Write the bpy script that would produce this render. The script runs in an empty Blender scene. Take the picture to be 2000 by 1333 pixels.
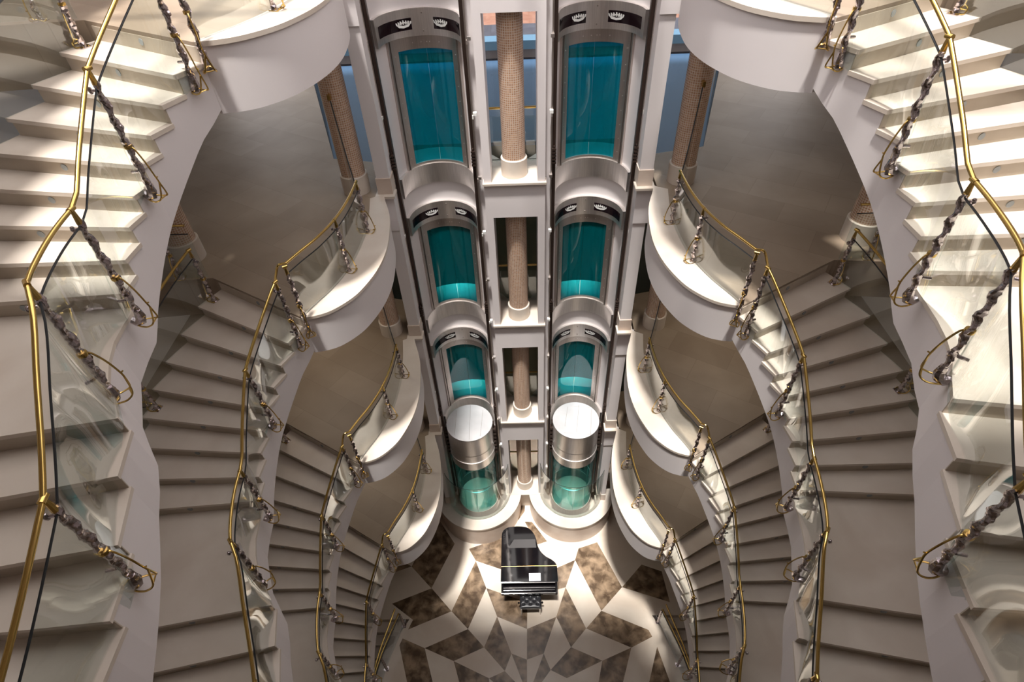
import bpy, bmesh, math, random
from mathutils import Vector, Matrix, Euler
random.seed(7)
scene = bpy.context.scene
col = scene.collection
PI = math.pi
# ------------------------------------------------------------------ camera
cam_d = bpy.data.cameras.new('camera')
cam_d.sensor_width = 36.0
cam_d.lens = 36.0 * 1110.95 / 2000.0
cam_d.clip_start = 0.05
cam_d.clip_end = 200
cam = bpy.data.objects.new('camera', cam_d)
col.objects.link(cam)
RT = Vector((0.999418, -0.00266, -0.034011)); UP = Vector((0.026371, 0.692698, 0.720745)); FW = Vector((-0.021642, 0.721223, -0.692365))
M = Matrix((RT, UP, -FW)).transposed().to_4x4()
M.translation = Vector((0.0402, 0.0, 15.1534))
cam.matrix_world = M
scene.camera = cam
# ------------------------------------------------------------------ light
scene.view_settings.view_transform = 'Standard'
scene.view_settings.look = 'None'
scene.view_settings.gamma = 1.0
scene.view_settings.exposure = 0.10
scene.view_settings.use_curve_mapping = False
world = bpy.data.worlds.new('sky'); scene.world = world
world.use_nodes = True
wb = world.node_tree.nodes['Background']
wb.inputs[0].default_value = (1.0, 0.95, 0.955, 1); wb.inputs[1].default_value = 2.7
sun_d = bpy.data.lights.new('sun', 'SUN'); sun_d.energy = 7.5; sun_d.angle = math.radians(4.5); sun_d.color = (1.0, 0.965, 0.925)
sun = bpy.data.objects.new('sun', sun_d); col.objects.link(sun)
SUN = Vector((0.055, 0.20, -1.0))
sun.rotation_euler = SUN.to_track_quat('-Z', 'Y').to_euler()
sun.location = (0, 0, 25)
scene.cycles.max_bounces = 10
scene.cycles.transparent_max_bounces = 24
scene.cycles.sample_clamp_indirect = 6

# ------------------------------------------------------------------ materials
def newmat(name):
    m = bpy.data.materials.new(name); m.use_nodes = True
    nt = m.node_tree
    return m, nt, nt.nodes['Principled BSDF']
def plain(name, c, rough=0.5, metal=0.0, spec=0.5):
    m, nt, b = newmat(name)
    b.inputs['Base Color'].default_value = (*c, 1)
    b.inputs['Roughness'].default_value = rough
    b.inputs['Metallic'].default_value = metal
    b.inputs['Specular IOR Level'].default_value = spec
    return m
def marble(name, c1, c2, scale=1.5, rough=0.28, tile=None, joint=(0.3, 0.25, 0.2), detail=8.0, lo=0.35, hi=0.7, rot=0.0):
    m, nt, b = newmat(name)
    N, L = nt.nodes, nt.links
    tc = N.new('ShaderNodeTexCoord')
    ns = N.new('ShaderNodeTexNoise'); ns.inputs['Scale'].default_value = scale; ns.inputs['Detail'].default_value = detail; ns.inputs['Distortion'].default_value = 0.35
    L.new(tc.outputs['Object'], ns.inputs['Vector'])
    cr = N.new('ShaderNodeValToRGB'); cr.color_ramp.elements[0].position = lo; cr.color_ramp.elements[1].position = hi
    cr.color_ramp.elements[0].color = (*c1, 1); cr.color_ramp.elements[1].color = (*c2, 1)
    L.new(ns.outputs['Fac'], cr.inputs['Fac'])
    out = cr.outputs['Color']
    if tile:
        mp = N.new('ShaderNodeMapping'); mp.inputs['Rotation'].default_value = (0, 0, rot)
        L.new(tc.outputs['Object'], mp.inputs['Vector'])
        br = N.new('ShaderNodeTexBrick'); br.offset = 0.5
        br.inputs['Color1'].default_value = (1, 1, 1, 1); br.inputs['Color2'].default_value = (0.84, 0.82, 0.80, 1)
        br.inputs['Mortar'].default_value = (*joint, 1)
        br.inputs['Scale'].default_value = 1.0; br.inputs['Mortar Size'].default_value = 0.004
        br.inputs['Brick Width'].default_value = tile[0]; br.inputs['Row Height'].default_value = tile[1]
        L.new(mp.outputs[0], br.inputs['Vector'])
        mx = N.new('ShaderNodeMixRGB'); mx.blend_type = 'MULTIPLY'; mx.inputs[0].default_value = 1
        L.new(out, mx.inputs[1]); L.new(br.outputs['Color'], mx.inputs[2]); out = mx.outputs[0]
    L.new(out, b.inputs['Base Color'])
    b.inputs['Roughness'].default_value = rough
    return m
def steel(name, c, rough=0.28, stretch=(60, 60, 2), bump=0.0):
    m, nt, b = newmat(name)
    N, L = nt.nodes, nt.links
    b.inputs['Metallic'].default_value = 1.0
    tc = N.new('ShaderNodeTexCoord'); mp = N.new('ShaderNodeMapping'); mp.inputs['Scale'].default_value = stretch
    ns = N.new('ShaderNodeTexNoise'); ns.inputs['Scale'].default_value = 1.0; ns.inputs['Detail'].default_value = 4
    L.new(tc.outputs['Object'], mp.inputs[0]); L.new(mp.outputs[0], ns.inputs['Vector'])
    cr = N.new('ShaderNodeValToRGB')
    cr.color_ramp.elements[0].color = (*[x * 0.85 for x in c], 1); cr.color_ramp.elements[1].color = (*c, 1)
    cr.color_ramp.elements[0].position = 0.3; cr.color_ramp.elements[1].position = 0.7
    L.new(ns.outputs['Fac'], cr.inputs[0]); L.new(cr.outputs[0], b.inputs['Base Color'])
    b.inputs['Roughness'].default_value = rough
    if bump:
        bp = N.new('ShaderNodeBump'); bp.inputs['Strength'].default_value = bump; bp.inputs['Distance'].default_value = 0.01
        L.new(ns.outputs['Fac'], bp.inputs['Height']); L.new(bp.outputs[0], b.inputs['Normal'])
    return m
def glass(name, tint, refl=0.9, rough=0.0, wav=0.0, f0=0.04, gl=(1, 1, 1), film=None):
    """thin sheet: tinted transmission and Fresnel reflection"""
    m = bpy.data.materials.new(name); m.use_nodes = True
    nt = m.node_tree; N, L = nt.nodes, nt.links; N.clear()
    o = N.new('ShaderNodeOutputMaterial'); mx = N.new('ShaderNodeMixShader')
    tr = N.new('ShaderNodeBsdfTransparent'); tr.inputs[0].default_value = (*tint, 1)
    g = N.new('ShaderNodeBsdfGlossy'); g.inputs['Roughness'].default_value = rough; g.inputs[0].default_value = (gl[0] * refl, gl[1] * refl, gl[2] * refl, 1)
    fr = N.new('ShaderNodeLayerWeight'); fr.inputs['Blend'].default_value = 0.5
    pw = N.new('ShaderNodeMath'); pw.operation = 'POWER'; pw.inputs[1].default_value = 4.0
    ma = N.new('ShaderNodeMath'); ma.operation = 'MULTIPLY_ADD'; ma.inputs[1].default_value = 0.8; ma.inputs[2].default_value = 0.07 + f0; ma.use_clamp = True
    L.new(fr.outputs['Facing'], pw.inputs[0]); L.new(pw.outputs[0], ma.inputs[0]); L.new(ma.outputs[0], mx.inputs[0])
    L.new(tr.outputs[0], mx.inputs[1]); L.new(g.outputs[0], mx.inputs[2]); L.new(mx.outputs[0], o.inputs[0])
    if film:
        df = N.new('ShaderNodeBsdfDiffuse'); df.inputs[0].default_value = (*film[:3], 1); m2 = N.new('ShaderNodeMixShader'); m2.inputs[0].default_value = film[3]
        L.new(tr.outputs[0], m2.inputs[1]); L.new(df.outputs[0], m2.inputs[2]); L.new(m2.outputs[0], mx.inputs[1])
    if wav:
        tc = N.new('ShaderNodeTexCoord'); ns = N.new('ShaderNodeTexNoise'); ns.inputs['Scale'].default_value = 1.3; ns.inputs['Detail'].default_value = 0
        bp = N.new('ShaderNodeBump'); bp.inputs['Strength'].default_value = wav; bp.inputs['Distance'].default_value = 0.03
        L.new(tc.outputs['Object'], ns.inputs['Vector']); L.new(ns.outputs['Fac'], bp.inputs['Height'])
        L.new(bp.outputs[0], g.inputs['Normal']); L.new(bp.outputs[0], fr.inputs['Normal'])
    return m
def mosaic(name):
    m, nt, b = newmat(name)
    N, L = nt.nodes, nt.links
    uv = N.new('ShaderNodeUVMap')
    br = N.new('ShaderNodeTexBrick'); br.offset = 0.0
    br.inputs['Color1'].default_value = (0.52, 0.31, 0.20, 1); br.inputs['Color2'].default_value = (0.36, 0.20, 0.125, 1)
    br.inputs['Mortar'].default_value = (0.62, 0.52, 0.42, 1)
    br.inputs['Scale'].default_value = 1.0; br.inputs['Mortar Size'].default_value = 0.0045; br.inputs['Brick Width'].default_value = 0.036; br.inputs['Row Height'].default_value = 0.036
    L.new(uv.outputs[0], br.inputs['Vector']); L.new(br.outputs['Color'], b.inputs['Base Color'])
    b.inputs['Roughness'].default_value = 0.22
    return m

MT = {
 'plaster': plain('white_plaster', (0.72, 0.67, 0.66), 0.55),
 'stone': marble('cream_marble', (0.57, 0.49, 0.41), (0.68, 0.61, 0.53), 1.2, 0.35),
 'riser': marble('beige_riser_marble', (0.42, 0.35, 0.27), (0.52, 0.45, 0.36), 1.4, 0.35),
 'floor': marble('floor_marble', (0.27, 0.205, 0.145), (0.36, 0.285, 0.21), 0.9, 0.5, tile=(1.2, 0.62), rot=0.55, joint=(0.75, 0.72, 0.7)),
 'dark': marble('brown_marble', (0.09, 0.058, 0.035), (0.34, 0.24, 0.155), 3.8, 0.22, detail=14, lo=0.38, hi=0.66),
 'light': marble('pale_marble', (0.62, 0.52, 0.42), (0.76, 0.68, 0.58), 0.9, 0.22),
 'beige': marble('beige_stone', (0.58, 0.46, 0.38), (0.66, 0.56, 0.48), 2.0, 0.35),
 'steel': steel('brushed_steel', (0.97, 0.93, 0.90), 0.36),
 'steel_roof': steel('satin_aluminium_roof', (0.95, 0.94, 0.95), 0.5, (1.5, 1.5, 1.5)),
 'steel_dark': steel('dark_steel_frame', (0.60, 0.54, 0.50), 0.38),
 'chrome': steel('hammered_chrome', (0.56, 0.50, 0.51), 0.11, (30, 30, 30), 0.35),
 'gold': plain('polished_brass', (0.62, 0.43, 0.14), 0.2, 1.0),
 'rail': plain('brown_painted_steel', (0.055, 0.035, 0.028), 0.4, 0.6),
 'black': plain('black_rubber', (0.012, 0.014, 0.016), 0.5),
 'panel': plain('black_display_glass', (0.008, 0.003, 0.005), 0.12),
 'white': plain('white_print', (0.75, 0.75, 0.72), 0.5),
 'piano': plain('black_lacquer', (0.006, 0.005, 0.006), 0.06, 0.0, 0.6),
 'leather': plain('black_leather', (0.02, 0.02, 0.023), 0.32),
 'paper': plain('paper', (0.85, 0.84, 0.90), 0.6),
 'glass': glass('clear_green_glass', (0.935, 0.965, 0.955), 0.85, wav=1.0, f0=0.02),
 'glass_low': glass('clear_guard_glass', (0.94, 0.98, 0.965), 0.8, f0=0.0),
 'teal': glass('teal_lift_glass', (0.11, 0.64, 0.74), 0.5, f0=0.0, film=(0.0, 0.25, 0.27, 0.24)),
 'teal_car': glass('teal_car_glass', (0.20, 0.72, 0.72), 0.6, f0=0.0, film=(0.0, 0.28, 0.28, 0.15)),
 'blue': glass('blue_window_glass', (0.80, 0.86, 0.92), 0.5, f0=-0.03),
 'mosaic': mosaic('column_mosaic'),
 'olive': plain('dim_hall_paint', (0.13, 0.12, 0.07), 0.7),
 'brick': marble('terracotta_paving', (0.30, 0.12, 0.07), (0.38, 0.18, 0.11), 4, 0.7, tile=(0.9, 0.45), joint=(0.5, 0.4, 0.35)),
 'deck': marble('grey_paving', (0.07, 0.06, 0.07), (0.10, 0.09, 0.10), 3, 0.6, tile=(1.4, 0.7), joint=(0.3, 0.3, 0.3)),
 'pool': plain('pale_blue_roof_sheet', (0.075, 0.125, 0.19), 0.3),
 'bar': plain('pale_blue_kerb', (0.13, 0.22, 0.29), 0.4),
 'felt': plain('grey_print', (0.06, 0.055, 0.055), 0.5),
 'led': plain('frosted_lamp_lens', (0.30, 0.33, 0.34), 0.2),
}

# ------------------------------------------------------------------ mesh helpers
def empty(name, loc=(0, 0, 0), rz=0, label=None, cat=None, group=None):
    o = bpy.data.objects.new(name, None); col.objects.link(o); o.location = loc; o.rotation_euler = (0, 0, rz)
    o.empty_display_size = 0.2
    if label: o['label'] = label
    if cat: o['category'] = cat
    if group: o['group'] = group
    return o
def tag(o, label, cat=None, group=None):
    o['label'] = label
    if cat: o['category'] = cat
    if group: o['group'] = group
    return o
def struct(o):
    o['kind'] = 'structure'; return o
class MB:
    def __init__(s): s.v = []; s.f = []; s.m = []
    def add(s, v, f, mi=0):
        k = len(s.v); s.v += [tuple(p) for p in v]; s.f += [tuple(i + k for i in q) for q in f]; s.m += [mi] * len(f)
    def box(s, x0, x1, y0, y1, z0, z1, mi=0):
        v = [(x, y, z) for z in (z0, z1) for y in (y0, y1) for x in (x0, x1)]
        s.add(v, [(0, 2, 3, 1), (4, 5, 7, 6), (0, 1, 5, 4), (2, 6, 7, 3), (0, 4, 6, 2), (1, 3, 7, 5)], mi)
    def prism(s, poly, z0, z1, mi=0):
        n = len(poly)
        A = sum(poly[i][0] * poly[(i + 1) % n][1] - poly[(i + 1) % n][0] * poly[i][1] for i in range(n))
        if A < 0: poly = poly[::-1]
        v = [(x, y, z0) for x, y in poly] + [(x, y, z1) for x, y in poly]
        s.add(v, [tuple(range(n))[::-1], tuple(range(n, 2 * n))] + [(i, (i + 1) % n, (i + 1) % n + n, i + n) for i in range(n)], mi)
    def tube(s, pts, r, n=8, cap=True, rs=None, mi=0):
        pts = [Vector(p) for p in pts]; rings = []
        t0 = (pts[1] - pts[0]).normalized()
        up = Vector((0, 0, 1)) if abs(t0.z) < 0.9 else Vector((1, 0, 0))
        a = t0.cross(up).normalized()
        for i, p in enumerate(pts):
            t = ((pts[min(i + 1, len(pts) - 1)] - pts[max(i - 1, 0)])).normalized()
            a = (a - t * a.dot(t)).normalized(); b = t.cross(a)
            rr = rs[i] if rs else r
            rings.append([p + (a * math.cos(2 * PI * k / n) + b * math.sin(2 * PI * k / n)) * rr for k in range(n)])
        v = [q for R in rings for q in R]
        f = [(i * n + k, i * n + (k + 1) % n, (i + 1) * n + (k + 1) % n, (i + 1) * n + k) for i in range(len(pts) - 1) for k in range(n)]
        if cap: f += [tuple(range(n))[::-1], tuple(range((len(pts) - 1) * n, len(pts) * n))]
        s.add(v, f, mi)
    def ribbon(s, A, B, th, mi=0):
        """closed wall between lower line A and upper line B with thickness th (outwards normal in plan)"""
        n = len(A); A = [Vector(p) for p in A]; B = [Vector(p) for p in B]
        v = []
        for i in range(n):
            t = A[min(i + 1, n - 1)] - A[max(i - 1, 0)]; t.z = 0; t.normalize(); nn = Vector((-t.y, t.x, 0)) * th
            v += [A[i], B[i], B[i] + nn, A[i] + nn]
        f = []
        for i in range(n - 1):
            for k in range(4):
                f.append((i * 4 + k, i * 4 + (k + 1) % 4, (i + 1) * 4 + (k + 1) % 4, (i + 1) * 4 + k))
        f += [(0, 1, 2, 3), tuple((n - 1) * 4 + k for k in (3, 2, 1, 0))]
        s.add(v, f, mi)
    def lathe(s, prof, cx=0, cy=0, n=32, a0=0, a1=2 * PI, mi=0):
        full = abs(a1 - a0 - 2 * PI) < 1e-6
        m = n if full else n + 1
        v = [(cx + r * math.cos(a0 + (a1 - a0) * k / n), cy + r * math.sin(a0 + (a1 - a0) * k / n), z) for (r, z) in prof for k in range(m)]
        f = []
        for j in range(len(prof) - 1):
            for k in range(n):
                k2 = (k + 1) % m if full else k + 1
                f.append((j * m + k, j * m + k2, (j + 1) * m + k2, (j + 1) * m + k))
        s.add(v, f, mi)
    def arc(s, cx, cy, r0, r1, z0, z1, a0, a1, n=20, mi=0):
        """solid curved block between radii r0<r1"""
        s.lathe([(r0, z0), (r1, z0), (r1, z1), (r0, z1), (r0, z0)], cx, cy, n, a0, a1, mi)
        for a in ([] if abs(a1 - a0 - 2 * PI) < 1e-6 else [a0, a1]):
            c, d = math.cos(a), math.sin(a)
            s.add([(cx + r * c, cy + r * d, z) for r, z in ((r0, z0), (r1, z0), (r1, z1), (r0, z1))], [(0, 1, 2, 3)], mi)
    def build(s, name, mat, parent=None, smooth=False, bevel=0.0, uv=None):
        me = bpy.data.meshes.new(name)
        bm = bmesh.new()
        vs = [bm.verts.new(p) for p in s.v]
        for f, mi in zip(s.f, s.m):
            try: fc = bm.faces.new([vs[i] for i in f]); fc.material_index = mi
            except ValueError: pass
        bmesh.ops.remove_doubles(bm, verts=bm.verts, dist=1e-5)
        ng = [f for f in bm.faces if len(f.verts) > 4]
        if ng: bmesh.ops.triangulate(bm, faces=ng)
        bmesh.ops.recalc_face_normals(bm, faces=bm.faces)
        if bevel:
            eds = [e for e in bm.edges if len(e.link_faces) == 2 and e.calc_face_angle(0) > 0.6]
            bmesh.ops.bevel(bm, geom=eds, offset=bevel, segments=2, affect='EDGES', profile=0.6)
        if uv:
            ul = bm.loops.layers.uv.new('UVMap')
            for f in bm.faces:
                cc = f.calc_center_median(); ac = math.atan2(cc.y - uv[1], cc.x - uv[0])
                for l in f.loops:
                    a = math.atan2(l.vert.co.y - uv[1], l.vert.co.x - uv[0])
                    while a - ac > PI: a -= 2 * PI
                    while a - ac < -PI: a += 2 * PI
                    l[ul].uv = (a * uv[2], l.vert.co.z)
        for f in bm.faces: f.smooth = smooth
        bm.to_mesh(me); bm.free()
        if smooth: me.set_sharp_from_angle(angle=math.radians(40))
        for mm in (mat if isinstance(mat, (list, tuple)) else [mat]): me.materials.append(MT[mm])
        o = bpy.data.objects.new(name, me); col.objects.link(o); o.parent = parent
        return o
def copy_tree(o, parent=None, name=None):
    c = o.copy(); col.objects.link(c); c.parent = parent
    if name: c.name = name
    for ch in list(o.children): copy_tree(ch, c)
    return c
def catmull(P, m=6):
    out = []
    P = [Vector(p) for p in P]
    for i in range(len(P) - 1):
        p0 = P[max(i - 1, 0)]; p1 = P[i]; p2 = P[i + 1]; p3 = P[min(i + 2, len(P) - 1)]
        for k in range(m):
            t = k / m
            out.append(0.5 * ((2 * p1) + (p2 - p0) * t + (2 * p0 - 5 * p1 + 4 * p2 - p3) * t * t + (3 * p1 - p0 - 3 * p2 + p3) * t ** 3))
    out.append(P[-1]); return out

# ------------------------------------------------------------------ plan of the building (right-hand side, X > 0; the left mirrors it)
H = 3.4
def F(k): return (k - 1) * H
h = 0.179
NS = 19
INN = [(2.93, 5.72), (3.07, 5.44), (3.17, 5.21), (3.26, 4.99), (3.34, 4.78), (3.39, 4.56), (3.42, 4.34), (3.43, 4.10), (3.42, 3.86),
       (3.00, 2.62), (2.91, 2.25), (2.79, 1.83), (2.72, 1.41), (2.70, 1.05), (2.72, 0.70), (2.77, 0.38), (2.83, 0.05), (2.88, -0.27), (2.92, -0.6), (2.94, -0.92), (2.94, -1.3)]
ANG = [31, 28, 22.5, 17.5, 13, 9, 4.6, 0, -4, -10, -11.5, -10.5, -5, -2, 1, 3, 5, 7, 9, 10, 10]
LAND = [(3.42, 3.86), (3.38, 3.40), (3.24, 2.98), (3.00, 2.62)]
U_, P_ = [], []
for i in range(9): U_.append(i); P_.append(INN[i])
U_ += [8 + 1 / 3, 8 + 2 / 3]; P_ += [LAND[1], LAND[2]]
for i in range(9, 21): U_.append(i); P_.append(INN[i])
P_BASE = list(P_)
def set_side(s):
    for i, u in enumerate(U_):
        d = 0.0 if u < 8.5 else (0.06 if u >= 9 else 0.03)
        P_[i] = (P_BASE[i][0] + (d if s > 0 else -d), P_BASE[i][1])
def interp(u, xs, ys):
    if u <= xs[0]: return ys[0]
    for i in range(len(xs) - 1):
        if u <= xs[i + 1]:
            t = (u - xs[i]) / (xs[i + 1] - xs[i]); return tuple(a + (b - a) * t for a, b in zip(ys[i], ys[i + 1]))
    return ys[-1]
def smoothP(u):
    xs = U_
    i = max(j for j in range(len(xs)) if xs[j] <= u + 1e-9); i = min(i, len(xs) - 2)
    t = (u - xs[i]) / (xs[i + 1] - xs[i])
    P = [Vector(P_[max(0, min(len(P_) - 1, j))]) for j in (i - 1, i, i + 1, i + 2)]
    q = 0.5 * ((2 * P[1]) + (P[2] - P[0]) * t + (2 * P[0] - 5 * P[1] + 4 * P[2] - P[3]) * t * t + (3 * P[1] - P[0] - 3 * P[2] + P[3]) * t ** 3)
    return q
def tang(u):
    d = smoothP(min(u + 0.05, 19.99)) - smoothP(max(u - 0.05, 0)); return d.normalized()
def angle(u): return math.radians(interp(u, list(range(21)), [(a,) for a in ANG])[0])
WID = 1.72
def off(u, d):
    """point at distance d outwards (towards the side walls) from the inner edge; d<0 is over the atrium"""
    p = smoothP(u)
    if d < 0.5:
        t = tang(u); n = Vector((-t.y, t.x))
        if n.x < 0: n = -n
        return p + n * d
    a = angle(u); return p + Vector((math.cos(a), math.sin(a))) * d
def zline(u):
    if u <= 8: return -h * (u + 0.5) if u > 0 else -h * 0.5
    if u <= 9: return -h * 9 + (h * 0.5 if u < 8.02 else 0)
    return -h * (u + 0.5)
EDGE = [(2.36, 8.92), (2.30, 8.70), (2.16, 8.25), (2.08, 7.75), (2.05, 7.20), (2.11, 6.70), (2.26, 6.25), (2.42, 6.00), (2.60, 5.83), (2.78, 5.75), (2.93, 5.72)]
EDGEC = [tuple(p) for p in catmull([Vector(p) for p in EDGE], 4)]
GL = [(2.50, 8.80), (2.42, 8.25), (2.40, 7.74), (2.42, 7.2), (2.49, 6.72), (2.62, 6.30), (2.77, 5.98), (2.88, 5.73)]
def mir(s, pts): return [(s * p[0],) + tuple(p[1:]) for p in pts]
XC = -0.06
SIDE = {1: 'right', -1: 'left'}
LEV = {5: 'top', 4: 'second', 3: 'third', 2: 'fourth'}
LEVW = {5: 'highest', 4: 'second-highest', 3: 'third-highest', 2: 'lowest raised'}

# ------------------------------------------------------------------ staircase (top edge of flight at z = 0 local)
def make_stair(s):
    root = empty('staircase', (0, 0, 0))
    # white plastered body: stepped top, smooth soffit
    US = []
    b = MB()
    for k in range(1, NS + 1):
        us = [k - 1, k - 0.5, k] if k != 9 else [8, 8.17, 8.33, 8.5, 8.67, 8.84, 9]
        for a0, a1 in zip(us[:-1], us[1:]):
            zt = -k * h - 0.04
            pa, pb = off(a0, 0), off(a1, 0); qa, qb = off(a0, WID), off(a1, WID)
            def zb(u): return (-h * u if u < 8.5 else (-h * 8.5 if u < 9 else -h * (u - 0.2))) - (0.62 if u < 8.5 else 0.68)
            v = [(s * pa.x, pa.y, zb(a0)), (s * pb.x, pb.y, zb(a1)), (s * qb.x, qb.y, zb(a1)), (s * qa.x, qa.y, zb(a0)),
                 (s * pa.x, pa.y, zt), (s * pb.x, pb.y, zt), (s * qb.x, qb.y, zt), (s * qa.x, qa.y, zt)]
            b.add(v, [(0, 3, 2, 1), (4, 5, 6, 7), (0, 1, 5, 4), (2, 3, 7, 6), (1, 2, 6, 5), (0, 4, 7, 3)])
    b.build('stringer', 'plaster', root)
    for k in range(1, NS + 1):
        us = [k - 1, k - 0.5, k] if k != 9 else [8, 8.17, 8.33, 8.5, 8.67, 8.84, 9]
        inner = [off(u, -0.015) for u in (us if k == 9 else (us[0], us[-1]))]; outer = [off(u, WID + 0.02) for u in us]
        # nosing moves forward a little
        a = angle(us[-1]); fw = Vector((math.sin(a), -math.cos(a))) * 0.032
        inner[-1] = inner[-1] + fw; outer[-1] = outer[-1] + fw
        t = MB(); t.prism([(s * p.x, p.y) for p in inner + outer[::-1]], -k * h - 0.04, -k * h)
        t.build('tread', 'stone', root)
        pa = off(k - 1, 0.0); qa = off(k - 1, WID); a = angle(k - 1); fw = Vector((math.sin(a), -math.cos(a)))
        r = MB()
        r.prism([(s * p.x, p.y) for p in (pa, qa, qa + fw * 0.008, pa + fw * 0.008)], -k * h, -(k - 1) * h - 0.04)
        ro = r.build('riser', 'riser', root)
        # round step light set in the riser
        c = pa + (qa - pa) * 0.52 + fw * 0.008; zc = -(k - 0.45) * h
        lm = MB(); n = 20; ax = (qa - pa).normalized()
        ring = [(c + ax * math.cos(2 * PI * j / n) * 0.033, math.sin(2 * PI * j / n) * 0.033) for j in range(n)]
        v = [(s * p.x, p.y, zc + z) for p, z in ring] + [(s * (p + fw * 0.006).x, (p + fw * 0.006).y, zc + z) for p, z in ring]
        lm.add(v, [tuple(range(n)), tuple(range(n, 2 * n))] + [(j, (j + 1) % n, (j + 1) % n + n, j + n) for j in range(n)])
        lm.build('step_light', 'led', ro)
    return root

# ------------------------------------------------------------------ twisted baluster post
def post_mesh_builder(short=False):
    b = MB()
    zb = -0.88 if short else -1.03
    n, m = 10, 56
    v, f = [], []
    for i in range(m + 1):
        t = i / m; z = zb + (-0.10 - zb) * t
        rr = 0.023 * (1 + 0.18 * math.sin(t * PI)) * (1 + 0.10 * math.sin(i * 1.9))
        for k in range(n):
            a = 2 * PI * k / n
            lobes = 1 + 0.30 * math.cos(2 * (a - t * 2 * PI * 2.6))
            cx = 0.006 * math.cos(t * 2 * PI * 5.2); cy = 0.006 * math.sin(t * 2 * PI * 5.2)
            v.append((cx + rr * lobes * math.cos(a), cy + rr * lobes * math.sin(a), z))
    for i in range(m):
        for k in range(n):
            f.append((i * n + k, i * n + (k + 1) % n, (i + 1) * n + (k + 1) % n, (i + 1) * n + k))
    f += [tuple(range(n))[::-1], tuple(range(m * n, (m + 1) * n))]
    b.add(v, f)
    if not short:
        b.tube([(0, 0, zb + 0.05), (0.0, 0, zb - 0.02), (-0.015, 0, zb - 0.06), (-0.05, 0, zb - 0.075), (-0.09, 0, zb - 0.05)], 0.03, 8, rs=[0.028, 0.042, 0.046, 0.043, 0.032])
        b.tube([(-0.10, 0, zb + 0.16), (-0.03, 0, zb + 0.17)], 0.014, 6)
    else:
        b.box(-0.055, 0.055, -0.055, 0.055, zb, zb + 0.010); b.lathe([(0.034, zb + 0.01), (0.03, zb + 0.05), (0.02, zb + 0.06)], 0, 0, 16)
    return b
def bracket_builder(short=False):
    b = MB(); zb = -0.88 if short else -1.03
    x = lambda p: [(q[0], q[1], zb + q[2]) for q in p]
    base = 0.012 if short else -0.09
    main = catmull([Vector(q) for q in x([(0.022, 0, 0.40), (0.05, 0, 0.37), (0.09, 0, 0.26), (0.118, 0, 0.13), (0.122, 0.012, 0.05), (0.11, 0.04, base + 0.03), (0.06, 0.058, base), (0.0, 0.052, base), (-0.045, 0.03, base)])], 5)
    b.tube(main, 0.0075, 6)
    m2 = catmull([Vector(q) for q in x([(0.122, 0.006, 0.07), (0.11, -0.04, base + 0.035), (0.06, -0.058, base), (0.0, -0.052, base), (-0.045, -0.03, base)])], 5)
    b.tube(m2, 0.0075, 6)
    b.tube(x([(0.10, -0.045, base + 0.02), (0.10, 0.045, base + 0.02)]), 0.006, 6)
    b.tube(x([(0.118, 0, 0.12), (0.14, 0, 0.13)]), 0.006, 6)
    b.lathe([(0.0, zb + 0.385), (0.034, zb + 0.385), (0.036, zb + 0.40), (0.034, zb + 0.415), (0, zb + 0.415)], 0, 0, 12)
    return b
def cap_builder():
    b = MB()
    b.tube([(0, 0, -0.12), (0, 0, -0.015)], 0.02, 8, rs=[0.024, 0.015])
    b.tube([(0, -0.03, -0.0), (0, 0.03, -0.0)], 0.022, 10)
    return b
def clip_builder():
    b = MB()
    b.tube([(-0.03, 0, -0.17), (-0.075, 0, -0.17)], 0.012, 8)
    b.lathe([(0, -0.20), (0.012, -0.195), (0.02, -0.17), (0.012, -0.145), (0, -0.14)], -0.08, 0, 10)
    return b
POST = {}
def make_post(short):
    p = post_mesh_builder(short).build('post', 'chrome', None, smooth=True)
    tag(bracket_builder(short).build('bracket', 'gold', p, smooth=True), 'thin curved gold bracket')
    tag(cap_builder().build('rail_collar', 'gold', p, smooth=True), 'gold collar')
    clip_builder().build('glass_clip', 'chrome', p, smooth=True)
    return p
proto_long = make_post(False); proto_short = make_post(True)
def put_post(parent, x, y, z, ox, oy, short=False):
    """x,y,z = top (handrail height); ox,oy = direction towards the atrium"""
    o = copy_tree(proto_short if short else proto_long, parent, 'post')
    o.location = (x, y, z); o.rotation_euler = (0, 0, math.atan2(oy, ox))
    return o
RH = 0.88
def segment(parent, s, top, gtop_dz=-0.14, bottom=None, gshift=0.0, last=True):
    """top = list of (x,y,z) of the handrail; builds handrail, glass panel and its rubber edge. coordinates already signed"""
    hr = MB(); hr.tube(top, 0.018, 10); hr.build('handrail', 'gold', parent, smooth=True)
    i0, i1 = 0, len(top)
    T = [Vector(p) for p in top]
    L = [Vector(p) for p in bottom]
    A = []
    for t, l in zip(T, L): A.append((l, Vector((t.x, t.y, t.z + gtop_dz))))
    g = MB(); g.ribbon([a for a, _ in A], [b for _, b in A], 0.010 * s)
    go = g.build('glass_panel', 'glass', parent, smooth=True)
    e = MB(); e.tube([b + Vector((0, 0, 0.004)) for _, b in A], 0.008, 6)
    tag(e.build('edge_seal', 'black', go, smooth=True), 'black rubber edge seal')

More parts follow.
